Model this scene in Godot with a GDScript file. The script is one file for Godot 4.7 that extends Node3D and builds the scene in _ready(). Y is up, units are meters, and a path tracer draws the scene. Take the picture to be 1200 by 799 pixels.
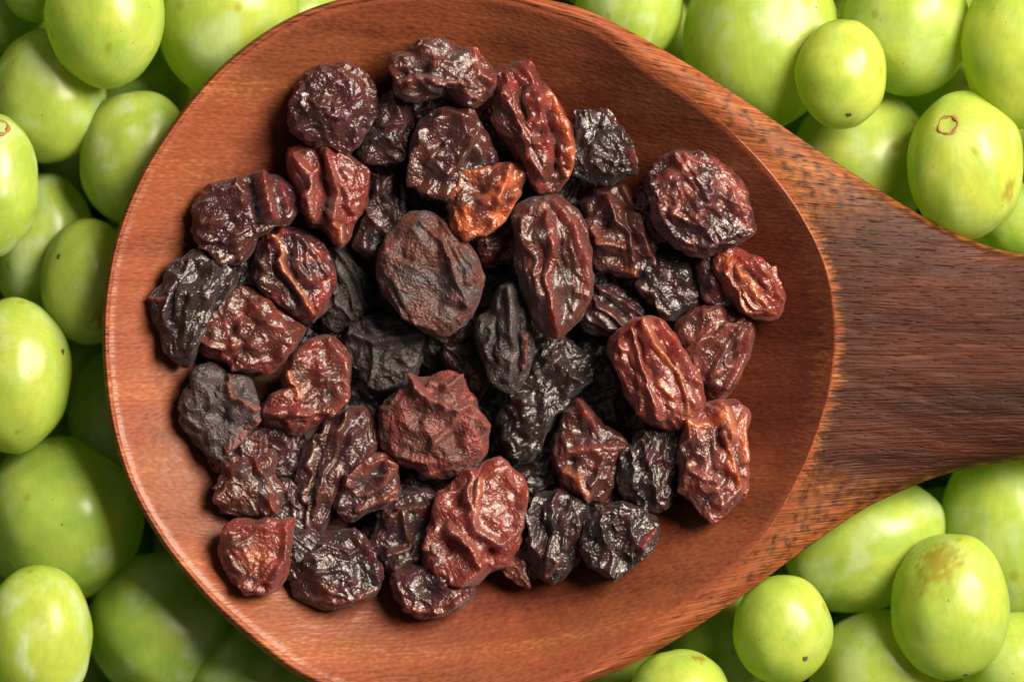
extends Node3D
# A wooden spoon of raisins lying on a bed of green grapes, seen from above.
# Lengths inside the builders are in units U of 0.11 mm; heights are counted from the plane of the spoon's rim.

const U := 0.00011
const RIM_Y := 0.056          # the rim's height above the table, m
const CAM_H := 0.55           # the camera's height above the rim, m

var mats := {}
var bump_wrinkle: Texture2D
var rng := RandomNumberGenerator.new()


func _ready() -> void:
	rng.seed = 7
	set_view()
	set_light()
	make_textures()
	make_table()
	make_spoon()
	make_raisins()
	make_grapes()


# ------------------------------------------------------------------ camera, light, air
func set_view() -> void:
	var cam := Camera3D.new()
	cam.name = "camera"
	cam.fov = rad_to_deg(2.0 * atan(399.5 * U / CAM_H))
	cam.near = 0.01
	cam.far = 20.0
	add_child(cam)
	cam.position = Vector3(0, RIM_Y + CAM_H, 0)
	cam.rotation = Vector3(-PI / 2, 0, 0)
	var ca := CameraAttributesPhysical.new()
	ca.frustum_focus_distance = CAM_H + 0.002
	ca.exposure_aperture = 9.0
	ca.frustum_focal_length = 12.0 / (399.5 * U / CAM_H)     # the same angle as fov on a 24 mm high frame
	cam.attributes = ca


func set_light() -> void:
	var we := WorldEnvironment.new()
	var e := Environment.new()
	e.background_mode = Environment.BG_COLOR
	e.background_color = Color(0.44, 0.435, 0.42)
	e.tonemap_mode = Environment.TONE_MAPPER_LINEAR
	e.tonemap_exposure = 1.0
	e.sdfgi_enabled = true
	e.ssao_enabled = true
	e.ssil_enabled = true
	we.environment = e
	we.name = "environment"
	add_child(we)
	lamp("key_lamp", Vector3(0.44, 0.505, -0.265), Vector2(0.38, 0.38), 2.3, Color(1.0, 0.95, 0.86))  # soft key lamp, a softbox inferred from highlights and shadows
	

func lamp(called: String, at: Vector3, size: Vector2, energy: float, color: Color) -> void:
	var l := AreaLight3D.new()
	l.name = called
	l.area_size = size
	l.area_normalize_energy = true
	l.light_energy = energy
	l.light_color = color
	l.shadow_enabled = true
	l.area_range = 5.0
	add_child(l)
	l.look_at_from_position(at + Vector3(0, RIM_Y, 0), Vector3(0, RIM_Y, 0), Vector3.UP)


# ------------------------------------------------------------------ helpers
func at(x: float, y: float, h: float) -> Vector3:      # the point at height h (U) above the rim plane on the sight line through (x, y) of that plane
	var k := (CAM_H - h * U) / CAM_H
	return Vector3((x - 600.0) * U * k, RIM_Y + h * U, (y - 399.5) * U * k)


func noise(sd: int, freq: float, kind := FastNoiseLite.TYPE_SIMPLEX_SMOOTH, fractal := FastNoiseLite.FRACTAL_NONE, octaves := 3, warp := 0.0, warp_freq := 0.02) -> FastNoiseLite:
	var n := FastNoiseLite.new()
	n.seed = sd
	n.noise_type = kind
	n.frequency = freq
	n.fractal_type = fractal
	n.fractal_octaves = octaves
	if warp > 0.0:
		n.domain_warp_enabled = true
		n.domain_warp_type = FastNoiseLite.DOMAIN_WARP_SIMPLEX
		n.domain_warp_amplitude = warp
		n.domain_warp_frequency = warp_freq
		n.domain_warp_fractal_type = FastNoiseLite.DOMAIN_WARP_FRACTAL_NONE
	return n


func cells(sd: int, freq: float, warp: float, warp_freq: float) -> FastNoiseLite:      # 0 on the borders of cells, rising inwards (less 1)
	var n := noise(sd, freq, FastNoiseLite.TYPE_CELLULAR, FastNoiseLite.FRACTAL_NONE, 1, warp, warp_freq)
	n.cellular_distance_function = FastNoiseLite.DISTANCE_EUCLIDEAN
	n.cellular_return_type = FastNoiseLite.RETURN_DISTANCE2_SUB
	n.cellular_jitter = 1.0
	return n


func lin(c: Color) -> Color:
	return c.linear_to_srgb()


func sm(a: float, b: float, x: float) -> float:
	var t := clampf((x - a) / (b - a), 0.0, 1.0)
	return t * t * (3.0 - 2.0 * t)


func pts(s: String) -> PackedVector2Array:
	var out := PackedVector2Array()
	for w in s.strip_edges().split(" ", false):
		var c := w.split(",")
		out.append(Vector2(float(c[0]), float(c[1])))
	return out


func mesh_of(v: PackedVector3Array, n: PackedVector3Array, idx: PackedInt32Array, col := PackedColorArray(), uv := PackedVector2Array()) -> ArrayMesh:
	var a := []
	a.resize(Mesh.ARRAY_MAX)
	a[Mesh.ARRAY_VERTEX] = v
	a[Mesh.ARRAY_NORMAL] = n
	a[Mesh.ARRAY_INDEX] = idx
	if col.size():
		a[Mesh.ARRAY_COLOR] = col
	if uv.size():
		a[Mesh.ARRAY_TEX_UV] = uv
	var m := ArrayMesh.new()
	m.add_surface_from_arrays(Mesh.PRIMITIVE_TRIANGLES, a)
	return m


func put(called: String, m: Mesh, mat: Material, parent: Node3D = null) -> MeshInstance3D:
	var o := MeshInstance3D.new()
	o.name = called
	o.mesh = m
	o.material_override = mat
	(parent if parent else self).add_child(o, true)
	return o


func tag(o: Node3D, label: String, category: String, group := "") -> void:
	o.set_meta("label", label)
	o.set_meta("category", category)
	if group:
		o.set_meta("group", group)


func numbered(called: String) -> String:
	var n := called
	var k := 0
	while has_node(NodePath(n)):
		k += 1
		n = "%s_%03d" % [called, k]
	return n


# ------------------------------------------------------------------ textures
func streaks(sd: int, w: int, h: int, shrink: int, freq: float, octaves: int) -> PackedByteArray:   # noise drawn out along x
	var n := noise(sd, freq, FastNoiseLite.TYPE_SIMPLEX_SMOOTH, FastNoiseLite.FRACTAL_FBM, octaves)
	var im := n.get_image(w / shrink, h, false, false, true)
	im.resize(w, h, Image.INTERPOLATE_CUBIC)
	im.convert(Image.FORMAT_L8)
	return im.get_data()


func make_textures() -> void:
	# wood: one sheet of grain running along the spoon, albedo and relief
	var w := 2048
	var h := 1280
	var wide := streaks(3, w, h, 12, 0.012, 3)
	var mid := streaks(4, w, h, 16, 0.05, 3)
	var fine := streaks(5, w, h, 30, 0.20, 3)
	var short := streaks(6, w, h, 8, 0.26, 2)
	var mi := noise(7, 0.16, FastNoiseLite.TYPE_SIMPLEX_SMOOTH, FastNoiseLite.FRACTAL_FBM, 3).get_image(w / 2, h, false, false, true)      # cut fibres, seen nearly end on
	mi.resize(w, h, Image.INTERPOLATE_CUBIC)
	mi.convert(Image.FORMAT_L8)
	var mott := mi.get_data()
	var alb := PackedByteArray()
	alb.resize(w * h * 3)
	var rel := PackedByteArray()
	rel.resize(w * h)
	var plain := PackedByteArray()    # the hollow: the same grain, scraped and polished
	plain.resize(w * h * 3)
	var smooth := PackedByteArray()
	smooth.resize(w * h)
	var lut := PackedByteArray()      # dark red brown -> tan
	lut.resize(768)
	for i in 256:
		var t := i / 255.0
		var c := Color(0.055, 0.011, 0.005).lerp(Color(0.172, 0.043, 0.018), sm(0.0, 0.55, t)).lerp(Color(0.37, 0.140, 0.048), sm(0.5, 1.0, t))
		c = lin(c)
		lut[i * 3] = c.r8
		lut[i * 3 + 1] = c.g8
		lut[i * 3 + 2] = c.b8
	for i in w * h:
		var f: int = fine[i] - 128
		var s: int = short[i] - 128
		var pore: int = maxi(0, s - 46) * 3 / 2      # short dark pores
		var t: int = 122 - pore + ((wide[i] - 128) * 42 + (mid[i] - 128) * 24 + f * 84 - s * 20) / 128
		t = clampi(t, 0, 255) * 3
		var o := i * 3
		alb[o] = lut[t]
		alb[o + 1] = lut[t + 1]
		alb[o + 2] = lut[t + 2]
		rel[i] = clampi(150 + f * 3 / 5 - pore * 2, 0, 255)
		t = clampi(120 + ((wide[i] - 128) * 44 + (mid[i] - 128) * 14 + f * 20 + s * 18 + (mott[i] - 128) * 46) / 128 - pore / 4, 0, 255) * 3
		plain[o] = lut[t]
		plain[o + 1] = lut[t + 1]
		plain[o + 2] = lut[t + 2]
		smooth[i] = clampi(140 + f / 6 + s / 5 + (mott[i] - 128) / 3 - pore / 2, 0, 255)
	var wood_tex := ImageTexture.create_from_image(Image.create_from_data(w, h, false, Image.FORMAT_RGB8, alb))
	var wood_rel := ImageTexture.create_from_image(Image.create_from_data(w, h, false, Image.FORMAT_L8, rel))
	var m := StandardMaterial3D.new()
	m.resource_name = "wood"
	m.albedo_texture = wood_tex
	m.vertex_color_use_as_albedo = true
	m.roughness = 0.55
	m.metallic_specular = 0.3
	m.heightmap_enabled = true
	m.heightmap_texture = wood_rel
	m.heightmap_scale = 0.016
	mats.wood = m
	var m2: StandardMaterial3D = m.duplicate()
	m2.resource_name = "scraped_wood"
	m2.albedo_texture = ImageTexture.create_from_image(Image.create_from_data(w, h, false, Image.FORMAT_RGB8, plain))
	m2.heightmap_texture = ImageTexture.create_from_image(Image.create_from_data(w, h, false, Image.FORMAT_L8, smooth))
	m2.roughness = 0.45
	m2.metallic_specular = 0.4
	m2.heightmap_scale = 0.016
	mats.hollow = m2

	# raisins: the finest wrinkles
	var im := cells(21, 0.024, 26.0, 0.012).get_seamless_image(512, 512, false, false, 0.2, false)
	var im2 := noise(22, 0.02, FastNoiseLite.TYPE_SIMPLEX_SMOOTH, FastNoiseLite.FRACTAL_NONE, 1, 20.0, 0.015).get_seamless_image(512, 512, false, false, 0.2, false)
	im.convert(Image.FORMAT_L8)
	im2.convert(Image.FORMAT_L8)
	var bd := im.get_data()
	var bd2 := im2.get_data()
	for i in bd.size():
		var d := bd[i] / 255.0
		var e := (bd2[i] - 128) / 128.0
		bd[i] = clampi(int(150.0 * exp(-d * d * 16.0) + 70.0 * exp(-e * e * 12.0)), 0, 255)
	im = Image.create_from_data(512, 512, false, Image.FORMAT_L8, bd)
	bump_wrinkle = ImageTexture.create_from_image(im)
	mats.raisin = raisin_mat("raisin_skin", 0.40, 0.28)
	mats.raisin_gloss = raisin_mat("raisin_glossy_skin", 0.36, 0.25)
	mats.raisin_matt = raisin_mat("raisin_dusty_skin", 0.60, 0.05)

	# grapes: pale specks and a few brown pin-pricks, three sheets shared by all
	for k in 3:
		var gw := 1024
		var gh := 512
		var gi := Image.create(gw, gh, false, Image.FORMAT_RGB8)
		gi.fill(Color(0.93, 0.93, 0.93))
		var long := noise(40 + k, 0.09, FastNoiseLite.TYPE_SIMPLEX_SMOOTH, FastNoiseLite.FRACTAL_FBM, 3).get_seamless_image(gw, gh / 16, false, false, 0.1, true)
		long.resize(gw, gh, Image.INTERPOLATE_CUBIC)
		var cloud := noise(50 + k, 0.03, FastNoiseLite.TYPE_SIMPLEX_SMOOTH, FastNoiseLite.FRACTAL_FBM, 4).get_seamless_image(gw, gh)
		long.convert(Image.FORMAT_L8)
		cloud.convert(Image.FORMAT_L8)
		var ld := long.get_data()
		var cd := cloud.get_data()
		var gd := gi.get_data()
		for i in gw * gh:
			var v: int = (ld[i] - 128) / 24 + (cd[i] - 128) / 14
			var o := i * 3
			gd[o] = clampi(234 + v, 0, 255)
			gd[o + 1] = clampi(236 + v, 0, 255)
			gd[o + 2] = clampi(228 + v * 2, 0, 255)
		gi = Image.create_from_data(gw, gh, false, Image.FORMAT_RGB8, gd)
		for i in 420:
			var x := rng.randi_range(2, gw - 3)
			var y := rng.randi_range(60, gh - 60)
			gi.set_pixel(x, y, Color(1, 1, 0.97))
			gi.set_pixel(x + 1, y, Color(0.98, 0.98, 0.95))
		for i in 26:
			dot(gi, rng.randi_range(6, gw - 7), rng.randi_range(80, gh - 80), rng.randf_range(1.2, 3.4), Color(0.50, 0.40, 0.16), 0.8)
		for i in 5:
			dot(gi, rng.randi_range(20, gw - 21), rng.randi_range(90, gh - 90), rng.randf_range(9, 20), Color(0.80, 0.66, 0.30), 0.5)
		var g := StandardMaterial3D.new()
		g.resource_name = "grape_skin_%d" % k
		g.albedo_texture = ImageTexture.create_from_image(gi)
		g.vertex_color_use_as_albedo = true
		g.roughness = 0.31
		g.metallic_specular = 0.5
		g.subsurf_scatter_enabled = true
		g.subsurf_scatter_strength = 0.2
		g.backlight_enabled = true
		g.backlight = lin(Color(0.9, 1.0, 0.45))
		mats["grape%d" % k] = g
	var sc := StandardMaterial3D.new()
	sc.resource_name = "stem_scar"
	sc.albedo_color = lin(Color(0.20, 0.10, 0.022))
	sc.roughness = 0.8
	mats.scar = sc
	var dk := StandardMaterial3D.new()
	dk.resource_name = "blossom_scar"
	dk.albedo_color = lin(Color(0.07, 0.045, 0.015))
	dk.roughness = 0.85
	mats.dark = dk


func dot(im: Image, cx: int, cy: int, r: float, c: Color, a: float) -> void:
	var R := int(ceil(r)) + 1
	for y in range(maxi(cy - R, 0), mini(cy + R + 1, im.get_height())):
		for x in range(maxi(cx - R, 0), mini(cx + R + 1, im.get_width())):
			var d := Vector2(x - cx, y - cy).length() / r
			if d < 1.0:
				im.set_pixel(x, y, im.get_pixel(x, y).lerp(c, a * (1.0 - d * d)))


func raisin_mat(called: String, rough: float, sss: float) -> StandardMaterial3D:
	var m := StandardMaterial3D.new()
	m.resource_name = called
	m.vertex_color_use_as_albedo = true
	m.roughness = rough
	m.metallic_specular = 0.5
	m.heightmap_enabled = true
	m.heightmap_texture = bump_wrinkle
	m.heightmap_scale = 0.019
	m.uv1_triplanar = true
	m.uv1_scale = Vector3(128, 128, 128)
	m.uv1_triplanar_sharpness = 2.0
	m.subsurf_scatter_enabled = true
	m.subsurf_scatter_strength = sss
	m.clearcoat_enabled = rough < 0.5
	m.clearcoat = 0.3
	m.clearcoat_roughness = 0.33
	m.rim_enabled = true
	m.rim = 0.10
	m.rim_tint = 0.4
	return m


# ------------------------------------------------------------------ the surface
func make_table() -> void:
	var bm := BoxMesh.new()
	bm.size = Vector3(0.9, 0.02, 0.7)
	var m := StandardMaterial3D.new()
	m.albedo_color = lin(Color(0.05, 0.04, 0.025))
	m.roughness = 0.7
	var o := put("tabletop", bm, m)
	o.position = Vector3(0, -0.01, 0)
	o.set_meta("kind", "structure")


# ------------------------------------------------------------------ the spoon
const C := Vector2(552, 400)

func dense(s: String, closed := true) -> PackedVector2Array:      # smooth curve through the points, finely sampled
	var p := pts(s)
	var out := PackedVector2Array()
	var n := p.size()
	for i in n:
		for k in 24:
			out.append(p[i].cubic_interpolate(p[(i + 1) % n], p[(i - 1 + n) % n], p[(i + 2) % n], k / 24.0))
	return out


func polar(p: PackedVector2Array) -> Array:                        # [angles rising from -PI, radii]
	var l := []
	for q in p:
		l.append(Vector2((q - C).angle(), (q - C).length()))
	l.sort_custom(func(a, b): return a.x < b.x)
	var a := PackedFloat32Array()
	var r := PackedFloat32Array()
	for q in l:
		a.append(q.x)
		r.append(q.y)
	return [a, r]


func look(t: Array, ang: float) -> float:
	var a: PackedFloat32Array = t[0]
	var r: PackedFloat32Array = t[1]
	var n := a.size()
	var i := a.bsearch(ang)
	var i0 := (i - 1 + n) % n
	var i1 := i % n
	var a0 := a[i0]
	var a1 := a[i1]
	if i == 0:
		a0 -= TAU
	if i == n:
		a1 += TAU
	return lerpf(r[i0], r[i1], (ang - a0) / maxf(a1 - a0, 1e-6))


var rim_in := []
const DEEP := 168.0

func bowl_floor(x: float, y: float) -> float:
	var d := Vector2(x, y) - C
	var rho := minf(d.length() / look(rim_in, d.angle()), 1.0)
	return -DEEP * (1.0 - pow(rho, 2.6))


func make_spoon() -> void:
	var outer := dense("118,400 122,460 131,512 150,570 178,622 211,668 252,715 300,758 352,796 425,826 500,838 570,835 632,822 690,800 742,779 800,746 870,700 930,655 1000,606 1050,580 1120,554 1200,539 1290,528 1400,519 1520,513 1640,508 1745,500 1800,470 1812,425 1800,380 1745,345 1640,330 1520,324 1400,319 1290,309 1200,297 1150,284 1080,250 1000,201 930,155 880,121 800,70 700,16 640,-2 575,-14 515,-16 445,-10 380,3 320,30 260,75 210,131 165,200 135,272 121,340")
	var inner := dense("124,400 128,460 137,510 156,566 184,616 217,660 258,705 306,746 357,783 428,812 500,824 570,822 630,810 690,784 742,752 800,714 858,668 905,615 945,540 968,470 977,420 977,370 966,310 941,255 906,205 862,158 812,116 762,82 702,36 640,12 575,-5 515,-8 445,-3 383,9 324,35 265,79 216,134 171,202 141,273 127,341")
	var po := polar(outer)
	rim_in = polar(inner)
	# outline at a given x, for the cross-section of the handle
	var rays := []
	var run := 0.0
	for i in outer.size():
		run += outer[i].distance_to(outer[(i + 1) % outer.size()])
		if run > 3.4:
			run = 0.0
			rays.append((outer[i] - C).angle())
	rays.sort()
	var nr := rays.size()
	var top_z := PackedFloat32Array()
	var bot_z := PackedFloat32Array()
	top_z.resize(2000)
	bot_z.resize(2000)
	top_z.fill(1e9)
	bot_z.fill(-1e9)
	for i in outer.size():
		var a: Vector2 = outer[i]
		var b: Vector2 = outer[(i + 1) % outer.size()]
		for k in 9:
			var q := a.lerp(b, k / 8.0)
			var xi := clampi(int(q.x), 0, 1999)
			top_z[xi] = minf(top_z[xi], q.y)
			bot_z[xi] = maxf(bot_z[xi], q.y)
	var NC := 84      # rings in the hollow
	var NT := 60      # rings over rim and handle
	var NU := 40      # rings below
	var rows := NC + NT + NU + 1
	var v := PackedVector3Array()
	var col := PackedColorArray()
	var uv := PackedVector2Array()
	v.resize(rows * nr)
	col.resize(rows * nr)
	uv.resize(rows * nr)
	var nwear := noise(61, 0.05, FastNoiseLite.TYPE_SIMPLEX_SMOOTH, FastNoiseLite.FRACTAL_FBM, 3)
	var nbig := noise(62, 0.006, FastNoiseLite.TYPE_SIMPLEX_SMOOTH, FastNoiseLite.FRACTAL_FBM, 3)
	for m in nr:
		var ang: float = rays[m]
		var dir := Vector2.from_angle(ang)
		var ro := look(po, ang)
		var ri := minf(look(rim_in, ang), ro - 9.0)
		var wh := sm(18.0, 150.0, ro - ri) * sm(1.3, 0.9, absf(ang))
		var edge_y := 0.0
		for k in rows:
			var r: float
			var y: float
			var tint := Color(1, 1, 1)
			var q: Vector2
			if k <= NC:
				var s := float(k) / NC
				r = ri * (1.0 - pow(1.0 - s, 1.25))
				q = C + dir * r
				var rho := r / ri
				y = -DEEP * (1.0 - pow(rho, 2.6)) + wh * 10.0 * pow(rho, 4.0)
				y += -3.0 * sm(0.985, 1.0, rho) * (1.0 - wh)
				y += nwear.get_noise_2d(q.x * 0.25, q.y * 0.6) * 1.2
				# the worn crest: bare, paler wood
				var d := ri - r
				var wear := sm(9.0 + 12.0 * wh, 0.0, d + nwear.get_noise_2d(q.x * 0.5, q.y * 3.0) * (8.0 + 14.0 * wh))
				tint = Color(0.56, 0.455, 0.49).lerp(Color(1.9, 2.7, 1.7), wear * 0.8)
				tint = tint.lerp(Color(1.30, 1.60, 1.45), 0.60 * sm(0.72, 1.0, rho + 0.05 * nwear.get_noise_2d(q.x, q.y)) * (1.0 - wh))  # golden rim wood, widened down the wall to paint in its lit sheen
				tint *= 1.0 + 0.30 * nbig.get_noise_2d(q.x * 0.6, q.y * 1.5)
			else:
				var over := k <= NC + NT
				var t := pow(float(k - NC) / NT, 1.35) if over else 1.0
				var s2 := 0.0 if over else float(k - NC - NT) / NU
				r = ri + (ro - ri) * t if over else ro * (1.0 - s2)
				if not over and k < rows - 1:
					r = ro * (1.0 - pow(s2, 1.5))
				q = C + dir * r
				var xi := clampi(int(q.x), 0, 1999)
				var half := (bot_z[xi] - top_z[xi]) * 0.5
				var vv := clampf(absf(q.y - (bot_z[xi] + top_z[xi]) * 0.5) / maxf(half, 1.0), 0.0, 1.0)
				if over:
					var hy := 10.0 - 26.0 * pow(vv, 3.2) + 26.0 * sm(1000.0, 1500.0, q.x) - 10.0 * sm(0.93, 1.0, vv)
					var ry := -3.0 + 4.0 * sin(PI * minf(t * 1.1, 1.0)) - 9.0 * t * t * t
					y = lerpf(ry, hy, wh)
					y += wh * nwear.get_noise_2d(q.x * 0.25, q.y) * 1.5
					edge_y = y
					var d2 := r - ri
					var wear2 := sm(11.0, 0.0, d2 + nwear.get_noise_2d(q.x * 0.35, q.y * 4.5) * 18.0) * sm(10.0, 60.0, ro - ri)
					wear2 = maxf(wear2, 0.75 * sm(10.0, 1.0, ro - r + nwear.get_noise_2d(q.x, q.y) * 12.0) * wh)
					var hand := Color(0.190, 0.165, 0.155)
					hand *= 1.0 + 0.6 * nbig.get_noise_2d(q.x * 0.5, q.y * 2.4)
					tint = Color(1.1, 1.08, 1.0).lerp(hand, sm(10.0, 42.0, ro - ri) * sm(1.4, 1.1, absf(ang))).lerp(Color(1.45, 1.9, 1.1), wear2 * 0.66)
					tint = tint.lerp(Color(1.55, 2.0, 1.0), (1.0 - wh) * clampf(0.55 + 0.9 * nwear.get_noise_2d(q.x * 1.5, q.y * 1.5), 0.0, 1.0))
				else:
					var inn := minf(r / ri, 1.0)
					y = edge_y - 5.0 * sm(0.0, 0.02, s2) - 46.0 * wh * sqrt(maxf(1.0 - vv * vv, 0.0)) - (DEEP + 40.0 - 46.0 * wh) * (1.0 - pow(inn, 2.4)) - 14.0 * sm(0.0, 0.1, s2)
					tint = Color(0.5, 0.45, 0.45)
			v[k * nr + m] = at(q.x, q.y, 0.0) + Vector3(0, y * U, 0)
			uv[k * nr + m] = Vector2((q.x - 60.0) / 1760.0, ((q.y - 400.0) * (1.0 + 0.4 * sm(450.0, 1150.0, q.x)) + 2.0 * nbig.get_noise_2d(q.x * 1.2, q.y) + 550.0) / 1100.0)
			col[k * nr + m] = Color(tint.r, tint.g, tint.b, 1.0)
	var nrm := PackedVector3Array()
	nrm.resize(v.size())
	for k in rows:
		for m in nr:
			var i := k * nr + m
			var kk := maxi(k, 1)
			var a := v[mini(kk + 1, rows - 1) * nr + m] - v[(kk - 1) * nr + m]
			var b := v[kk * nr + (m + 1) % nr] - v[kk * nr + (m - 1 + nr) % nr]
			nrm[i] = b.cross(a).normalized()
		if k == 0:
			for m in nr:
				nrm[m] = Vector3.UP
	var spoon := Node3D.new()
	spoon.name = "wooden_spoon"
	add_child(spoon)
	var base := at(C.x, C.y, 0.0) - Vector3(0, (DEEP + 60.0) * U, 0)
	spoon.position = base
	tag(spoon, "large reddish brown wooden spoon heaped with raisins and lying on green grapes", "spoon")
	for i in v.size():
		v[i] -= base
	var parts := [PackedInt32Array(), PackedInt32Array(), PackedInt32Array()]
	for p in 3:
		var l := PackedInt32Array()
		for m in nr:
			var m2 := (m + 1) % nr
			var ang: float = rays[m]
			var wide := look(po, ang) - look(rim_in, ang) > 45.0 and absf(ang) < 1.2
			for k in rows - 1:
				var part := 0
				if k >= NC:
					if wide:
						part = 2 if k < NC + NT + 24 else 0
					elif k < NC + NT + 2:
						part = 1
				if part == p:
					l.append_array([k * nr + m, (k + 1) * nr + m, (k + 1) * nr + m2, k * nr + m, (k + 1) * nr + m2, k * nr + m2])
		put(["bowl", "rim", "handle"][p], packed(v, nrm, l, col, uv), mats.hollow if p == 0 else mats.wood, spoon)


func packed(v: PackedVector3Array, n: PackedVector3Array, idx: PackedInt32Array, col: PackedColorArray, uv: PackedVector2Array) -> ArrayMesh:   # only the vertices that idx uses
	var to := PackedInt32Array()
	to.resize(v.size())
	to.fill(-1)
	var v2 := PackedVector3Array()
	var n2 := PackedVector3Array()
	var c2 := PackedColorArray()
	var u2 := PackedVector2Array()
	for i in idx.size():
		var j := idx[i]
		if to[j] < 0:
			to[j] = v2.size()
			v2.append(v[j])
			n2.append(n[j])
			c2.append(col[j])
			u2.append(uv[j])
		idx[i] = to[j]
	return mesh_of(v2, n2, idx, c2, u2)


# ------------------------------------------------------------------ the raisins
const M := 117                 # a raisin's skin is a grid of M x M points, closed underneath
const NPHI := 192
var unit_x := PackedFloat32Array()   # direction of each grid point seen from above
var unit_z := PackedFloat32Array()
var unit_th := PackedFloat32Array()  # angle from the top
var unit_phi := PackedFloat32Array()
var grid_idx := PackedInt32Array()

# base colours, linear
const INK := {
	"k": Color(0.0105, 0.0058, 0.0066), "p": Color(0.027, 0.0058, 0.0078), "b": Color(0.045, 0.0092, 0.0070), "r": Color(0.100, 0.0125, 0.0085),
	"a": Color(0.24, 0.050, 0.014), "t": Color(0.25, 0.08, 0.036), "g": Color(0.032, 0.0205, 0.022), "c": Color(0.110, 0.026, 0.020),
}


func make_grid() -> void:
	for j in M:
		for i in M:
			var a := 2.0 * i / (M - 1) - 1.0
			var b := 2.0 * j / (M - 1) - 1.0
			var r := maxf(absf(a), absf(b))
			var phi := 0.0
			if r > 1e-6:
				# square to disc: equal angles along the sides
				if absf(a) >= absf(b):
					phi = PI / 4 * b / a + (0.0 if a > 0 else PI)
				else:
					phi = PI / 2 - PI / 4 * a / b + (0.0 if b > 0 else PI)
			var th := r / 0.90 * 1.75 if r < 0.90 else 1.75 + (PI - 1.75) * (r - 0.90) / 0.10
			unit_x.append(cos(phi))
			unit_z.append(sin(phi))
			unit_th.append(minf(th, PI))
			unit_phi.append(fposmod(phi, TAU))
	for j in M - 1:
		for i in M - 1:
			var k := j * M + i
			if (i < M / 2) == (j < M / 2):
				grid_idx.append_array([k, k + 1, k + M + 1, k, k + M + 1, k + M])
			else:
				grid_idx.append_array([k, k + 1, k + M, k + 1, k + M + 1, k + M])


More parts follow.
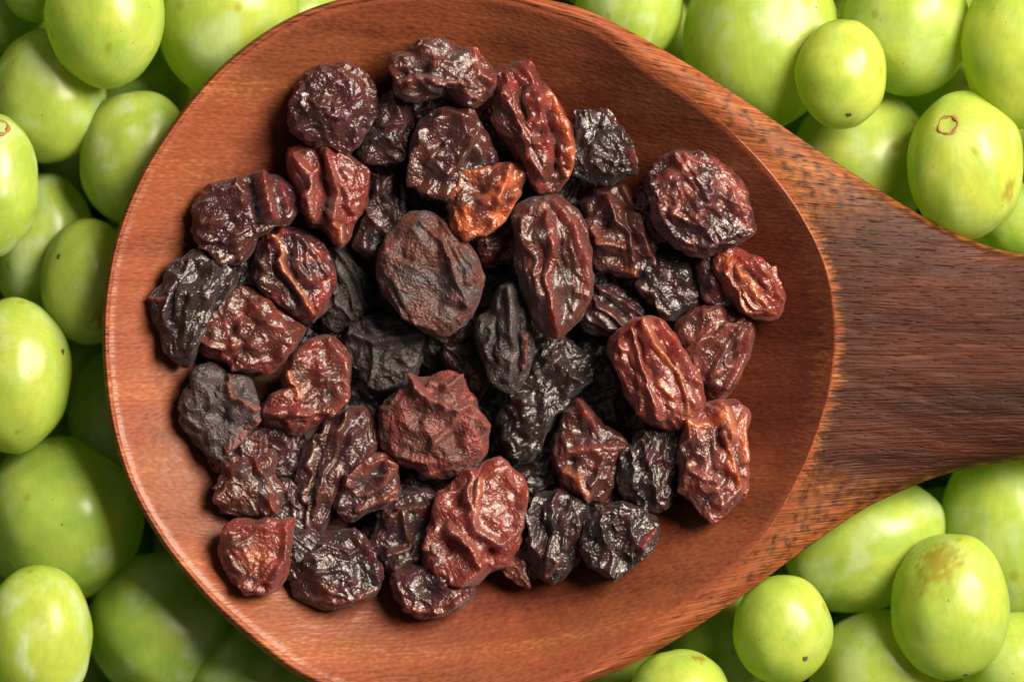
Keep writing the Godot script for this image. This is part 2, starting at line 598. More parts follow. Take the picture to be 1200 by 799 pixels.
# outline: seen from above, in the photo's plane; lift: height of the middle over the bowl's floor; thick: half thickness;
# ink: base, patch; rough: depths of broad dents, folds, fine wrinkles; grain: their direction in degrees and how drawn out they are;
# folds: "width height ink: x,y x,y ... | ..." ridges (height > 0) and hollows (height < 0) of this one raisin
func raisin(label: String, outline: String, lift: float, thick: float, ink: String, rough: Vector3, grain: Vector2, folds: String, gloss := "raisin") -> void:
	var sd := hash(label) % 10000
	var ol := pts(outline)
	var c := Vector2.ZERO
	var lo := Vector2(1e9, 1e9)
	var hi := -lo
	for q in ol:
		lo = lo.min(q)
		hi = hi.max(q)
	c = (lo + hi) * 0.5
	var h := bowl_floor(c.x, c.y) + lift
	# radius by direction
	var tab := []
	for q in ol:
		tab.append(Vector2(fposmod((q - c).angle(), TAU), (q - c).length()))
	tab.sort_custom(func(a, b): return a.x < b.x)
	var rad := PackedFloat32Array()
	rad.resize(NPHI + 1)
	var nt := tab.size()
	for k in NPHI + 1:
		var ang := TAU * k / NPHI
		var i := 0
		while i < nt and tab[i].x <= ang:
			i += 1
		var t0: Vector2 = tab[(i - 1 + nt) % nt]
		var t1: Vector2 = tab[i % nt]
		var tm: Vector2 = tab[(i - 2 + nt) % nt]
		var tp: Vector2 = tab[(i + 1) % nt]
		var span := fposmod(t1.x - t0.x, TAU)
		var f := fposmod(ang - t0.x, TAU) / maxf(span, 1e-4)
		rad[k] = lerpf(cubic_interpolate(t0.y, t1.y, tm.y, tp.y, f), lerpf(t0.y, t1.y, f), 0.35) * 1.03
	# folds
	var segs := []
	for f in folds.split("|", false):
		var two := f.split(":")
		var hd := two[0].strip_edges().split(" ", false)
		var p := pts(two[1])
		var ink2: Color = INK[hd[2]] if hd.size() > 2 else Color(-1, 0, 0)
		if p.size() == 1:
			p.append(p[0] + Vector2(0.5, 0))
		for i in p.size() - 1:
			segs.append([p[i] - c, p[i + 1] - c, float(hd[0]), float(hd[1]), ink2, i])
	var nbroad := noise(sd, 0.026, FastNoiseLite.TYPE_SIMPLEX_SMOOTH, FastNoiseLite.FRACTAL_FBM, 2)
	var nfold := cells(sd + 1, 0.026, 22.0, 0.018)
	var nfine := cells(sd + 2, 0.066, 11.0, 0.035)
	var nthin := noise(sd + 4, 0.11, FastNoiseLite.TYPE_SIMPLEX_SMOOTH, FastNoiseLite.FRACTAL_NONE, 1, 6.0, 0.05)
	var nink := noise(sd + 3, 0.024, FastNoiseLite.TYPE_SIMPLEX_SMOOTH, FastNoiseLite.FRACTAL_FBM, 4)
	var ax := Vector2.from_angle(deg_to_rad(grain.x))
	var stretch := 1.0 / grain.y
	var ink_a: Color = INK[ink[0]]
	var ink_b: Color = INK[ink[1]]
	var k_at := (CAM_H - h * U) / CAM_H
	var v := PackedVector3Array()
	var col := PackedColorArray()
	v.resize(M * M)
	col.resize(M * M)
	var mean_r := ((hi - lo) * 0.25).length() * 1.41
	for i in M * M:
		var th := unit_th[i]
		var st := maxf(sin(th), 0.0)
		var ct := cos(th)
		var rp := unit_phi[i] / TAU * NPHI
		var ri := int(rp)
		var rr := lerpf(rad[ri], rad[ri + 1], rp - ri)
		var rho := pow(st, 0.86)
		var x := unit_x[i] * rho * rr
		var z := unit_z[i] * rho * rr
		var y := thick * (pow(ct, 0.9) if ct > 0.0 else -pow(-ct, 0.9))
		var n := Vector3(unit_x[i] * st * thick / rr, ct, unit_z[i] * st * thick / rr).normalized()
		# grain coordinates
		var gu := (x * ax.x + z * ax.y) * stretch
		var gv := -x * ax.y + z * ax.x
		var broad := nbroad.get_noise_3d(x, y * 1.2, z)
		var fold := nfold.get_noise_3d(gu, y * 1.2, gv) + 1.0
		var fine := nfine.get_noise_3d(gu, y * 1.2, gv) + 1.0
		var thin := nthin.get_noise_3d(gu, y * 1.2, gv)
		# the skin sinks between narrow standing wrinkles
		var crest := exp(-fold * fold * 50.0) * 0.55 - minf(fold, 0.8) * 0.75
		var line := exp(-fine * fine * 30.0) * 0.9 - minf(fine, 0.7) * 0.35 + exp(-thin * thin * 14.0) * 0.30 - 0.2
		var taut := 0.2 + 0.8 * sm(-0.22, 0.2, broad * 0.6 + nink.get_noise_3d(z + 60.0, x, y) * 0.7)      # some of the skin lies smooth
		var patch := sm(-0.15, 0.45, nink.get_noise_3d(x, y, z))
		var cc := ink_a.lerp(ink_b, patch)
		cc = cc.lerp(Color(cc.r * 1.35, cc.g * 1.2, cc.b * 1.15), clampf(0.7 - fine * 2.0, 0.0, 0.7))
		var edge := 1.0 if ct > 0.0 else 1.0 + 0.5 * ct
		var disp := broad * rough.x * 1.25 + crest * rough.y * edge + line * rough.z * 0.85 * taut
		if ct > -0.25:
			var add := 0.0
			var low := 0.0
			var upper := sm(-0.25, 0.2, ct)
			var wob_x := broad * 7.0 + line * 1.4
			var wob_z := crest * 2.5
			var vary := 0.95 + 0.7 * broad + 0.2 * crest
			for s in segs:
				var a: Vector2 = s[0]
				var b: Vector2 = s[1]
				var ab := b - a
				var px := x - a.x + wob_x
				var pz := z - a.y + wob_z
				var t := clampf((px * ab.x + pz * ab.y) / ab.length_squared(), 0.0, 1.0)
				var dx := px - ab.x * t
				var dz := pz - ab.y * t
				var w: float = s[2]
				var d2 := (dx * dx + dz * dz) / (w * w)
				if d2 < 5.0:
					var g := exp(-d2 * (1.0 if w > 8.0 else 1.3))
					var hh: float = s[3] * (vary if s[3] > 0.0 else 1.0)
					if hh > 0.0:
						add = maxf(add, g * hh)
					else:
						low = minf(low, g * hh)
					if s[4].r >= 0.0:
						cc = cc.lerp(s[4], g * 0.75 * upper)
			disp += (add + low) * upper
		disp *= 0.5 + 0.5 * sm(0.0, 0.55, ct)      # the seen outline is the traced one
		v[i] = Vector3((x + n.x * disp) * k_at, y + n.y * disp * 1.1, (z + n.z * disp) * k_at) * U
		col[i] = cc
	var nrm := PackedVector3Array()
	nrm.resize(M * M)
	for j in M:
		for i in M:
			if i == 0 or j == 0 or i == M - 1 or j == M - 1:
				nrm[j * M + i] = Vector3.DOWN
			else:
				var k := j * M + i
				nrm[k] = (v[k + M] - v[k - M]).cross(v[k + 1] - v[k - 1]).normalized()
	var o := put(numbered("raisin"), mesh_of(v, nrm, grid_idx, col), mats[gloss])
	o.position = at(c.x, c.y, h)
	tag(o, label, "raisin", "raisins heaped in the wooden spoon")


func make_raisins() -> void:
	make_grid()
	var N := Vector3(7, 5, 3)
	var FINE := Vector3(5, 4.5, 4.2)
	var SOFT := Vector3(6, 3.5, 1.6)
	var ROUND := Vector2(0, 1.0)
	# --- upper rim of the heap
	raisin("round finely wrinkled maroon raisin, uppermost on the left of the heap", "341,140 345,110 360,92 385,78 405,77 425,85 436,100 440,125 433,145 420,168 405,178 385,172 360,165 345,155", 46, 42, "pb", FINE, Vector2(-20, 1.3), "3 4: 352,112 375,128 400,128 425,114|10 -5: 392,108|3 4: 360,150 385,135 405,142", "raisin_gloss")
	raisin("lumpy brown raisin with a grey speckled back at the very top of the heap", "457,75 463,65 478,60 490,50 520,47 535,58 555,58 570,70 580,88 582,100 570,118 555,127 540,122 525,112 510,112 490,118 468,112 463,95", 62, 34, "bg", N, Vector2(0, 1.5), "4 7 c: 467,98 500,92 535,100 556,116|10 -10 p: 528,112|5 6 c: 553,62 562,85 575,98|6 -5 p: 475,88 500,80|4 4 g: 490,58 515,60 535,68|3 4: 464,80 466,100")
	raisin("big russet raisin with deep lengthwise folds, at the top right of the heap", "580,85 595,78 610,74 625,77 632,95 650,115 665,140 671,165 670,190 660,210 648,225 632,226 622,215 615,195 600,175 585,155 577,130 580,110", 78, 36, "br", Vector3(6, 3, 2), Vector2(60, 2.2), "5 8 r: 590,92 604,140 622,180 634,205|4 -9 b: 606,98 618,140|5 8 a: 640,112 658,145 669,175 664,205|5 -12 b: 640,135 655,170 652,200|8 7 r: 618,85 634,120 640,150|9 -8 b: 636,158|4 6 r: 625,170 645,165|3 5 r: 600,82 612,95", "raisin_gloss")
	raisin("glossy dark brown raisin with a curled hollow below the topmost raisin", "479,180 483,160 500,140 515,130 535,127 555,133 561,142 575,172 580,190 570,205 560,225 545,235 520,235 495,230 482,210", 96, 38, "pb", Vector3(7, 4, 2), Vector2(70, 1.6), "4 8 b: 486,215 485,182 500,152 530,141 553,148|12 -9 p: 518,168|4 7 b: 525,205 545,185 560,155|13 -14 k: 556,192|3 4: 500,195 512,178|3 4: 515,185 524,165|6 6 b: 500,222 525,226", "raisin_gloss")
	raisin("small black crumpled raisin shaped like a wedge, right of the big russet one", "672,150 683,133 700,129 712,132 722,148 732,165 740,180 746,198 735,208 715,212 695,212 675,205 670,185", 54, 30, "kg", Vector3(6, 5, 4.5), Vector2(60, 1.4), "3 5: 684,136 682,165 675,192|3 6: 712,134 733,170 744,196|4 -5: 695,150 692,180|3 4: 700,180 720,190 735,192", "raisin_gloss")
	raisin("small translucent amber raisin with a white glint, in the upper middle", "525,235 535,215 550,202 575,198 590,193 605,193 617,200 612,220 600,240 590,255 575,270 560,275 545,283 535,275 527,258", 126, 26, "ba", Vector3(5, 2.5, 2), Vector2(-30, 1.5), "12 -9 b: 558,222|5 7 a: 598,197 591,215 586,238|4 6 a: 540,280 568,273 590,254 606,225|3 4 a: 530,232 550,208 575,202|4 5 a: 530,245 540,268|4 -5 r: 555,255 575,248", "raisin_gloss")
	raisin("large round plum coloured raisin netted with fine wrinkles, far upper right", "758,225 765,195 780,187 795,176 815,180 835,187 855,200 868,215 875,235 880,270 865,285 845,290 825,297 805,293 785,283 772,265 765,245", 52, 44, "pc", Vector3(5, 5.5, 4.5), Vector2(45, 1.8), "3 4 c: 795,185 805,205 812,225|3 5 c: 835,195 855,220 868,250|3 4: 785,245 805,258 825,268|3 4: 815,215 835,245 850,270|10 6 r: 778,205", "raisin_gloss")
	raisin("brown raisin with two wavy ridges beside the large plum coloured one", "683,240 690,228 705,215 725,214 738,225 750,245 762,270 770,285 765,305 750,322 735,325 715,318 700,315 690,300 692,275 688,258", 66, 32, "bp", Vector3(6, 3, 1.8), Vector2(60, 2.0), "4 8 b: 697,224 714,234 722,258 738,274 741,305|4 8 c: 724,215 740,243 755,280 764,305|9 -9 p: 706,258|4 7 c: 690,262 708,284 730,290|6 -6: 733,245 748,282|4 5 a: 732,318 745,318|6 -5 p: 715,303", "raisin_gloss")
	# --- middle
	raisin("tall greyish raisin with a red split down its front, standing right of centre", "602,252 610,240 625,230 645,228 665,238 682,258 690,285 692,315 690,345 680,370 665,385 655,395 640,390 630,380 618,355 610,325 605,295 604,275", 122, 40, "bg", Vector3(5, 3.5, 2.6), Vector2(75, 2.2), "5 9 r: 642,252 648,285 640,322 648,350 652,388|5 8 c: 648,238 672,262 685,305 685,345|4 -7 p: 657,285 662,330|5 5 b: 612,258 624,310 638,345|9 -6 g: 668,320 664,360|6 5 t: 636,245|5 -6 r: 634,290 632,320|3 4: 670,280 676,320")
	raisin("big flat dusky raisin like a dark disc in the centre of the heap", "442,310 450,285 465,265 480,250 495,248 515,258 535,272 550,290 560,305 566,325 560,350 550,370 535,385 520,394 500,390 485,380 465,362 452,345 445,328", 128, 30, "bg", Vector3(4, 2.4, 2.2), Vector2(50, 1.5), "16 -8 k: 505,325 518,352|4 6: 494,262 520,288 533,325 548,356|3 4: 515,262 540,288 556,320|3 3.5: 530,285 545,310 552,340|5 4 r: 447,300 462,286|3 4 b: 455,340 480,372 510,386|4 -3: 470,300 490,310", "raisin_matt")
	raisin("narrow upright charcoal raisin between the central disc and the red split one", "562,375 575,360 585,340 597,332 610,338 617,355 621,385 622,415 615,440 605,455 592,460 578,448 567,425 560,400", 118, 28, "kg", Vector3(5, 3, 2.6), Vector2(80, 2.4), "5 7 g: 599,336 602,375 600,410 594,445|3 -6: 612,375 606,430|3 4 r: 617,390 613,430|5 -4: 582,370 580,425|4 4: 572,385 575,420", "raisin_matt")
	raisin("black glossy crumpled raisin right of the charcoal one, near the centre", "590,480 600,455 615,430 622,410 640,398 660,396 678,408 690,425 696,445 680,455 665,470 655,490 640,505 635,525 620,540 600,535 590,515 587,497", 76, 34, "kk", Vector3(8, 5, 4), Vector2(-50, 1.3), "3 5: 604,458 628,440 644,420|4 7: 668,436 660,472 640,492 620,502 604,500|3 5: 665,440 682,452|3 5: 640,425 656,412|9 -8: 648,460|3 4: 612,520 630,508", "raisin_gloss")
	raisin("dull red raisin with a branching ridge over two hollows, in the lower middle", "447,500 450,475 470,458 488,445 505,443 525,437 540,440 550,460 560,480 570,495 572,510 568,530 550,545 530,558 505,560 485,548 465,540 450,525", 104, 36, "br", Vector3(4, 2, 2.2), ROUND, "5 10 c: 486,446 500,466 520,478 535,484 522,504 506,520|5 9 c: 534,484 546,477 568,500|13 -9 b: 490,488|13 -13 b: 536,512|8 -6 r: 545,462|4 7 c: 505,450 525,455 540,445|4 6: 455,525 480,535 505,540|14 -4 b: 478,520|4 5: 452,478 472,462", "raisin_matt")
	raisin("grey black raisin with a pale ragged edge, just left of centre", "405,390 420,375 440,368 460,372 480,385 497,395 492,410 487,440 465,460 440,462 420,442 408,415", 72, 28, "kg", Vector3(6, 3, 3), Vector2(0, 1.5), "4 8 g: 420,396 436,402 462,398 490,396|3 5: 436,402 438,425 434,450|9 -10 k: 465,422|3 4 g: 440,425 458,418", "raisin_matt")
	raisin("small glossy maroon raisin peeping out under the charcoal one", "515,410 530,400 548,402 556,420 570,445 571,460 557,466 540,452 528,436 518,425", 66, 22, "pb", Vector3(4, 3, 2.5), Vector2(60, 1.4), "4 5 c: 560,440 566,455|4 4: 530,410 545,425|4 -4: 550,445", "raisin_gloss")
	raisin("dark raisin with stringy pale ridges, between the left cluster and the centre disc", "418,270 430,250 445,225 460,210 472,215 478,235 472,255 455,278 445,302 430,305 416,290", 78, 26, "pk", Vector3(6, 4, 3), Vector2(-60, 2.0), "3 6 b: 448,230 462,212|3 7 g: 455,232 463,248 462,262 448,275|4 -7 k: 452,250|3 4: 425,280 440,272|4 4 b: 442,262 436,250", "raisin")
	raisin("black fibrous raisin combed with thin lengthwise lines, left of the centre disc", "382,300 392,287 408,292 420,312 432,338 434,360 422,376 400,388 382,386 376,370 386,350 390,325", 60, 26, "kk", Vector3(4, 5, 4), Vector2(62, 3.2), "3 4 g: 398,310 410,340 420,362|3 4 g: 390,335 402,358 412,372|3 3 g: 405,305 418,332", "raisin_matt")
	raisin("dim reddish raisin tucked beneath the small amber one", "553,285 570,272 590,262 612,268 608,290 592,306 570,310", 82, 22, "br", N, Vector2(-30, 1.3), "3 4: 565,285 590,275")
	# --- right side
	raisin("smooth shiny dark raisin with two bright glints, at the right of the heap", "745,335 750,310 765,298 780,294 800,300 812,312 820,335 817,355 802,368 785,376 775,366 760,348", 60, 30, "kp", Vector3(5, 2, 1.0), ROUND, "4 6 b: 749,333 765,345 780,371|6 4 p: 776,322|4 4: 788,338|4 5: 765,300 758,318|8 -5: 798,335|3 4: 812,318 818,345", "raisin_gloss")
	raisin("dark brown raisin with parallel ridges, under the tall split one's right side", "683,360 695,340 712,334 735,345 752,360 762,377 745,382 730,388 715,394 695,390 684,380", 64, 26, "pk", Vector3(5, 4, 3), Vector2(38, 2.4), "3 6 b: 700,340 725,352 748,370|3 5 b: 694,352 715,366 732,382|4 -5 k: 708,350 730,368", "raisin_gloss")
	raisin("small orange brown raisin with a slot shaped hollow, farthest right of the heap", "836,305 848,290 865,292 885,303 903,313 908,312 912,325 917,340 918,360 908,373 890,375 872,368 860,352 845,332", 44, 28, "rc", Vector3(4, 3, 2.2), Vector2(50, 1.8), "4 -8 b: 874,316 896,340|4 6 t: 862,312 880,338 896,356|3 5 a: 848,298 862,345 876,366 905,368|3 5 c: 880,306 902,325 914,352|8 5 a: 852,305|3 4 t: 870,345 885,362", "raisin_gloss")
	raisin("dark red raisin half hidden behind the orange brown one at far right", "818,310 828,296 845,292 858,305 866,335 862,356 845,362 828,355 820,335", 42, 24, "pr", SOFT, ROUND, "4 4: 830,305 840,335", "raisin")
	raisin("long rosy raisin with lengthwise ridges, large and bright at lower right", "715,405 722,390 738,378 755,372 775,376 788,390 802,412 815,435 824,460 825,480 815,495 795,500 775,500 755,492 742,475 732,455 722,430", 96, 38, "rc", Vector3(5, 3, 2.6), Vector2(64, 2.8), "4 8 c: 740,385 750,420 758,452 775,488|4 8 t: 756,377 775,418 794,440 804,482|4 8 c: 772,380 792,410 815,448|4 6 r: 724,400 737,440 752,478|4 -7 r: 748,395 762,440|4 -7 r: 768,392 786,425|4 -6 r: 790,440 800,470|3 4 t: 770,445 785,465|4 -5: 730,415 742,455", "raisin_gloss")
	raisin("mahogany raisin whose folds meet at its top, behind the long rosy one", "793,385 805,370 830,361 850,362 865,370 880,380 880,400 875,425 865,445 852,462 840,470 825,455 812,430 800,405", 50, 32, "bc", Vector3(5, 3, 2.4), Vector2(-50, 2.0), "4 7 c: 870,376 838,394 808,412|4 7 b: 872,380 848,412 832,440|4 7 c: 878,388 867,420 850,452|8 -9 b: 858,420|4 -6 b: 845,388 825,405|5 4: 815,375 845,368|5 5 t: 838,436|4 -6 p: 862,395 845,425", "raisin_gloss")
	raisin("tan and orange ragged raisin at the lower right edge of the heap", "800,510 808,495 820,478 845,470 865,470 877,485 875,505 875,530 877,560 870,580 855,598 835,612 825,600 812,587 800,575 798,545", 46, 30, "cb", Vector3(6, 4, 3), Vector2(75, 1.6), "6 7 a: 814,502 832,494 846,490|5 6 t: 850,482 862,510|4 6 c: 810,550 838,562|4 6 a: 848,510 856,545 866,572|5 -8 p: 842,505 845,520|9 -6 k: 830,585|5 5 t: 806,545 803,570|4 -5 b: 830,520 836,550|4 5 c: 845,590 865,570|4 4 t: 868,490 872,540", "raisin")
	raisin("red brown raisin with a white lit fold, below the black crumpled one", "648,520 655,500 668,478 680,470 692,480 700,492 720,505 735,520 728,540 722,565 715,588 700,591 680,583 660,570 652,550", 70, 34, "bp", Vector3(7, 3, 1.8), Vector2(50, 1.4), "4 6 c: 678,473 692,492 700,510|5 5 c: 655,533 675,525 705,524 728,524|5 7 t: 660,550 680,560 692,575|4 6: 706,535 698,560 692,580|9 -8 p: 668,542|9 -9 k: 678,502|7 -7 p: 712,548|5 4 k: 715,565", "raisin_gloss")
	raisin("black crumpled raisin with silvery creases between two redder ones, lower right", "722,560 725,540 740,520 755,505 775,500 795,505 803,515 800,540 795,560 785,585 775,600 760,602 745,592 730,582", 54, 28, "kp", Vector3(5, 5, 4.5), Vector2(-65, 1.6), "3 5: 746,530 743,560 756,597|3 5: 760,510 762,545 770,585|3 4: 780,510 778,545|3 4: 795,515 788,555", "raisin_gloss")
	# --- lower rim of the heap
	raisin("largest bright red raisin with a pale flat face, at the lower middle edge", "497,660 500,635 510,612 515,590 530,570 545,557 565,545 585,538 600,550 615,565 616,595 612,620 605,645 595,660 575,670 555,685 535,690 515,682", 84, 34, "rc", Vector3(4, 2, 2), Vector2(60, 1.3), "6 9 c: 551,552 547,585 560,620 585,636 606,618 614,580|15 -4 c: 580,590|5 8 r: 505,640 515,600 530,572 548,556|14 -15 r: 530,640|8 -12 r: 537,585|5 8 c: 524,615 545,630 562,655|5 7 r: 520,684 548,678 566,660|4 6 t: 564,562 558,600|7 -10 r: 575,648|3 4 k: 510,640 515,665|3 5 c: 595,560 612,585", "raisin")
	raisin("glossy black raisin with curling folds, right of the largest red one", "622,600 632,582 650,575 670,572 688,590 690,610 682,640 672,665 655,678 640,678 625,660 619,630", 52, 30, "kp", Vector3(6, 4, 2.4), Vector2(80, 1.8), "4 8: 634,585 629,620 634,655|4 7: 654,580 645,625 642,662|3 5: 668,590 660,610 658,640|6 -7: 640,600 638,640|5 -5: 655,595|3 4 c: 645,670 655,655", "raisin_gloss")
	raisin("dark raisin with frilled silvery wrinkles at the lower right end of the heap", "684,640 688,615 700,600 720,592 740,592 760,600 770,612 765,635 750,655 735,670 720,678 705,672 692,660", 46, 28, "kp", Vector3(5, 5, 5), Vector2(-50, 1.4), "3 6: 710,615 712,645 722,674|3 5: 735,605 742,630 738,660|4 5 r: 752,640 764,622|8 -6: 698,632|3 5: 720,674 748,652", "raisin_gloss")
	raisin("dark curled raisin with a shadowed hollow, lowest of the heap", "460,690 462,672 490,664 520,670 540,682 556,688 546,706 530,717 510,723 488,722 472,710", 44, 26, "pb", Vector3(4, 3, 2), ROUND, "12 -12 k: 502,688|4 7 c: 466,684 475,702 492,714 520,714 545,698|3 4: 480,715 476,696|4 4 c: 512,708 525,704", "raisin_gloss")
	raisin("torn reddish brown shred of raisin skin below the largest red one", "587,660 596,650 606,652 615,662 614,672 621,690 612,686 600,678 590,672", 36, 12, "bc", Vector3(3, 3, 3), Vector2(50, 1.5), "3 4: 600,655 618,686|3 4: 592,664 608,660", "raisin")
	raisin("shadowy brown raisin with an angular fold, left of the largest red one", "435,640 445,600 460,582 490,572 512,580 508,610 500,640 492,665 465,672 445,662", 56, 28, "pk", Vector3(6, 3, 2), ROUND, "4 7 b: 475,600 478,640 450,650|4 5 b: 452,615 470,600 500,595|9 -8 k: 492,622|5 5 b: 470,660 490,650", "raisin")
	raisin("dark raisin with a rosy rough lower face, second from left on the bottom edge", "343,670 348,650 360,638 385,628 410,622 430,635 440,655 447,675 440,695 420,700 400,710 375,712 355,702 345,690", 46, 34, "pk", Vector3(5, 4, 3.6), Vector2(20, 1.5), "14 -6 k: 415,654|3 6: 415,626 436,652 441,682|12 6 c: 385,690|3 5: 355,660 385,640 410,645|3 4 c: 360,700 400,702 440,688|3 4: 370,672 395,665", "raisin_gloss")
	raisin("red rounded raisin with a scored oval hollow, lowest at the left of the heap", "257,640 263,618 275,610 300,612 325,612 343,609 342,630 339,655 332,680 318,695 300,697 280,688 265,670", 44, 30, "rb", Vector3(4, 3, 3), Vector2(-40, 1.5), "13 -6 t: 300,652|4 6: 336,616 331,655 316,688|3 5 r: 265,630 290,618 320,622|4 5 r: 270,650 285,680 310,690|3 3: 290,645 300,660|3 3: 305,640 312,655", "raisin")
	raisin("mottled grey raisin with a red flank at the left, above the red rounded one", "259,560 265,540 285,533 300,536 320,530 322,555 329,580 327,600 310,608 290,608 275,602 260,598", 46, 28, "bg", Vector3(6, 4, 3), Vector2(60, 1.4), "3 6 r: 298,540 316,568 322,598|7 5 r: 268,585|3 5 p: 264,545 262,570|6 5 g: 285,555|8 -6 k: 308,585|3 4 c: 312,600 322,590", "raisin")
	raisin("large dark maroon raisin folded lengthwise, left of the lower middle", "346,570 350,540 365,515 385,495 405,480 430,482 440,500 443,525 425,545 405,562 392,592 378,625 365,633 353,620 347,600", 62, 34, "pb", Vector3(5, 3.5, 2.4), Vector2(-65, 2.4), "4 7 b: 385,498 366,545 360,608|4 7 b: 412,488 388,538 370,598|4 -6: 376,520 364,580|4 6: 425,498 405,530|4 -5: 400,515 384,560|5 5 b: 368,620 360,600", "raisin")
	raisin("dark raisin with a pale oval dimple facing up, in the lower left middle", "393,580 405,558 425,543 445,530 460,538 467,556 465,580 450,592 430,602 410,610 397,602", 84, 28, "pc", Vector3(5, 3, 2.4), Vector2(-25, 1.5), "3 8 c: 410,570 425,552 448,540 461,550 450,566 428,578 412,578|7 -8 g: 424,566 445,553|4 5 c: 420,595 445,585 462,575|6 5: 402,590", "raisin")
	# --- left side
	raisin("brown raisin with a sharp lit right rim around a hollow, left of centre", "302,480 310,470 330,455 335,430 345,412 365,398 385,395 400,405 408,420 406,450 402,470 388,485 370,500 345,508 320,500 306,492", 76, 34, "br", Vector3(5, 3, 2.2), Vector2(-30, 1.3), "16 -11 b: 368,446|5 9 c: 382,400 402,422 404,464 386,481|3 6 t: 346,440 349,466|5 8 r: 308,482 335,482 366,482 388,478|7 4 r: 345,494|4 4: 348,420 370,410|3 4 c: 340,490 365,488|8 -6 k: 388,462", "raisin")
	raisin("matt black raisin with a dented blocky shape at the left edge of the heap", "213,465 225,450 228,435 245,427 262,432 270,440 285,440 297,455 303,480 300,495 285,508 270,525 255,541 240,530 225,515 215,490", 46, 30, "gk", Vector3(7, 3, 2), ROUND, "4 7 c: 266,440 272,466 300,480|7 5 g: 240,450|10 -6 k: 262,492|4 6 c: 300,492 270,522|5 -6 k: 255,455 265,480|8 5 g: 285,455", "raisin_matt")
	raisin("black leathery folded raisin, farthest left in the spoon", "179,345 190,330 205,310 225,298 245,297 265,310 275,325 268,345 250,365 238,390 232,412 222,429 205,420 190,400 182,375", 44, 32, "kk", Vector3(7, 4.5, 3.2), Vector2(-60, 2.0), "4 7 g: 222,305 202,345 195,385|4 6: 243,330 222,365 214,405|4 -6: 210,330 204,375|3 4 c: 182,352 196,350|5 5 g: 205,320|4 5: 255,315 240,345", "raisin")
	raisin("red brown raisin with a rough pink right end, between the two black ones at left", "229,395 235,370 240,352 265,340 290,338 310,345 325,362 345,375 358,385 350,400 340,415 320,430 300,437 280,433 255,420 235,408", 66, 34, "br", Vector3(6, 3.5, 2.6), Vector2(10, 1.4), "4 8 b: 262,344 254,370 240,388|4 8 c: 233,394 262,408 300,402|11 6 c: 325,386|8 -8 k: 272,388|4 5 r: 280,428 320,420 345,400|5 -5: 285,365 300,380|4 5: 285,345 305,362", "raisin")
	raisin("two lobed dark brown raisin with coiled ridges, upper left edge of the heap", "226,250 230,235 245,220 260,213 285,210 300,204 320,206 338,218 348,235 345,255 335,264 318,266 302,278 294,297 280,310 260,308 240,297 230,275", 54, 34, "pb", Vector3(5, 3.5, 3), Vector2(-30, 1.6), "5 -11 k: 296,214 303,240 308,262|4 7 r: 310,210 318,240 322,258|4 7 r: 328,214 336,240|3 6: 232,270 262,286 292,268|3 5: 238,240 262,225 285,222|4 6 b: 240,290 262,304 285,302|8 -6 p: 268,258|4 5 b: 282,215 290,240|4 6: 250,262 278,255", "raisin_gloss")
	raisin("oval raisin with a tan ridge beside a shiny wrinkled cheek, left of the heap's middle", "297,320 300,300 312,278 330,268 350,270 370,280 385,300 392,325 386,345 378,365 362,376 345,370 330,358 310,345", 76, 34, "pr", Vector3(5, 3, 2.8), Vector2(62, 1.8), "4 9 t: 327,284 338,316 352,344 368,362|4 -7 p: 322,300 330,330 350,356|5 5 b: 306,310 322,338|4 -6 p: 342,300 352,325|3 5: 350,280 372,300 382,325|3 4: 362,310 370,335|4 5 r: 345,368 368,368|3 4: 352,312 366,330", "raisin_gloss")
	raisin("chunky red brown raisin split by a dark vertical groove, upper left of the heap", "338,180 350,172 365,169 385,172 405,178 420,190 430,210 430,225 428,240 415,262 400,287 388,280 378,268 365,265 352,240 342,215", 72, 36, "rb", Vector3(5, 3.5, 3), Vector2(70, 1.6), "4 -10 p: 376,178 378,220 384,255|5 8 c: 350,182 364,215 372,256|5 8 c: 386,182 393,215 395,255|7 5 c: 408,205|4 5: 402,225 412,250|3 4: 346,195 356,225|4 5 t: 395,262 402,280", "raisin")
	raisin("shadowed dark raisin behind the glossy hollow one, in the upper middle left", "420,175 430,150 440,125 455,110 470,116 482,140 480,165 472,188 447,192 425,190", 56, 30, "pk", FINE, Vector2(-30, 1.6), "3 5: 435,165 455,150 470,148|4 4 b: 462,118 470,140", "raisin_gloss")
	raisin("dark maroon raisin squeezed between the wavy ridged and the plum coloured ones", "742,235 752,212 766,200 782,215 788,250 782,278 768,285 752,268", 50, 26, "pk", FINE, ROUND, "3 4: 755,225 770,250", "raisin_gloss")
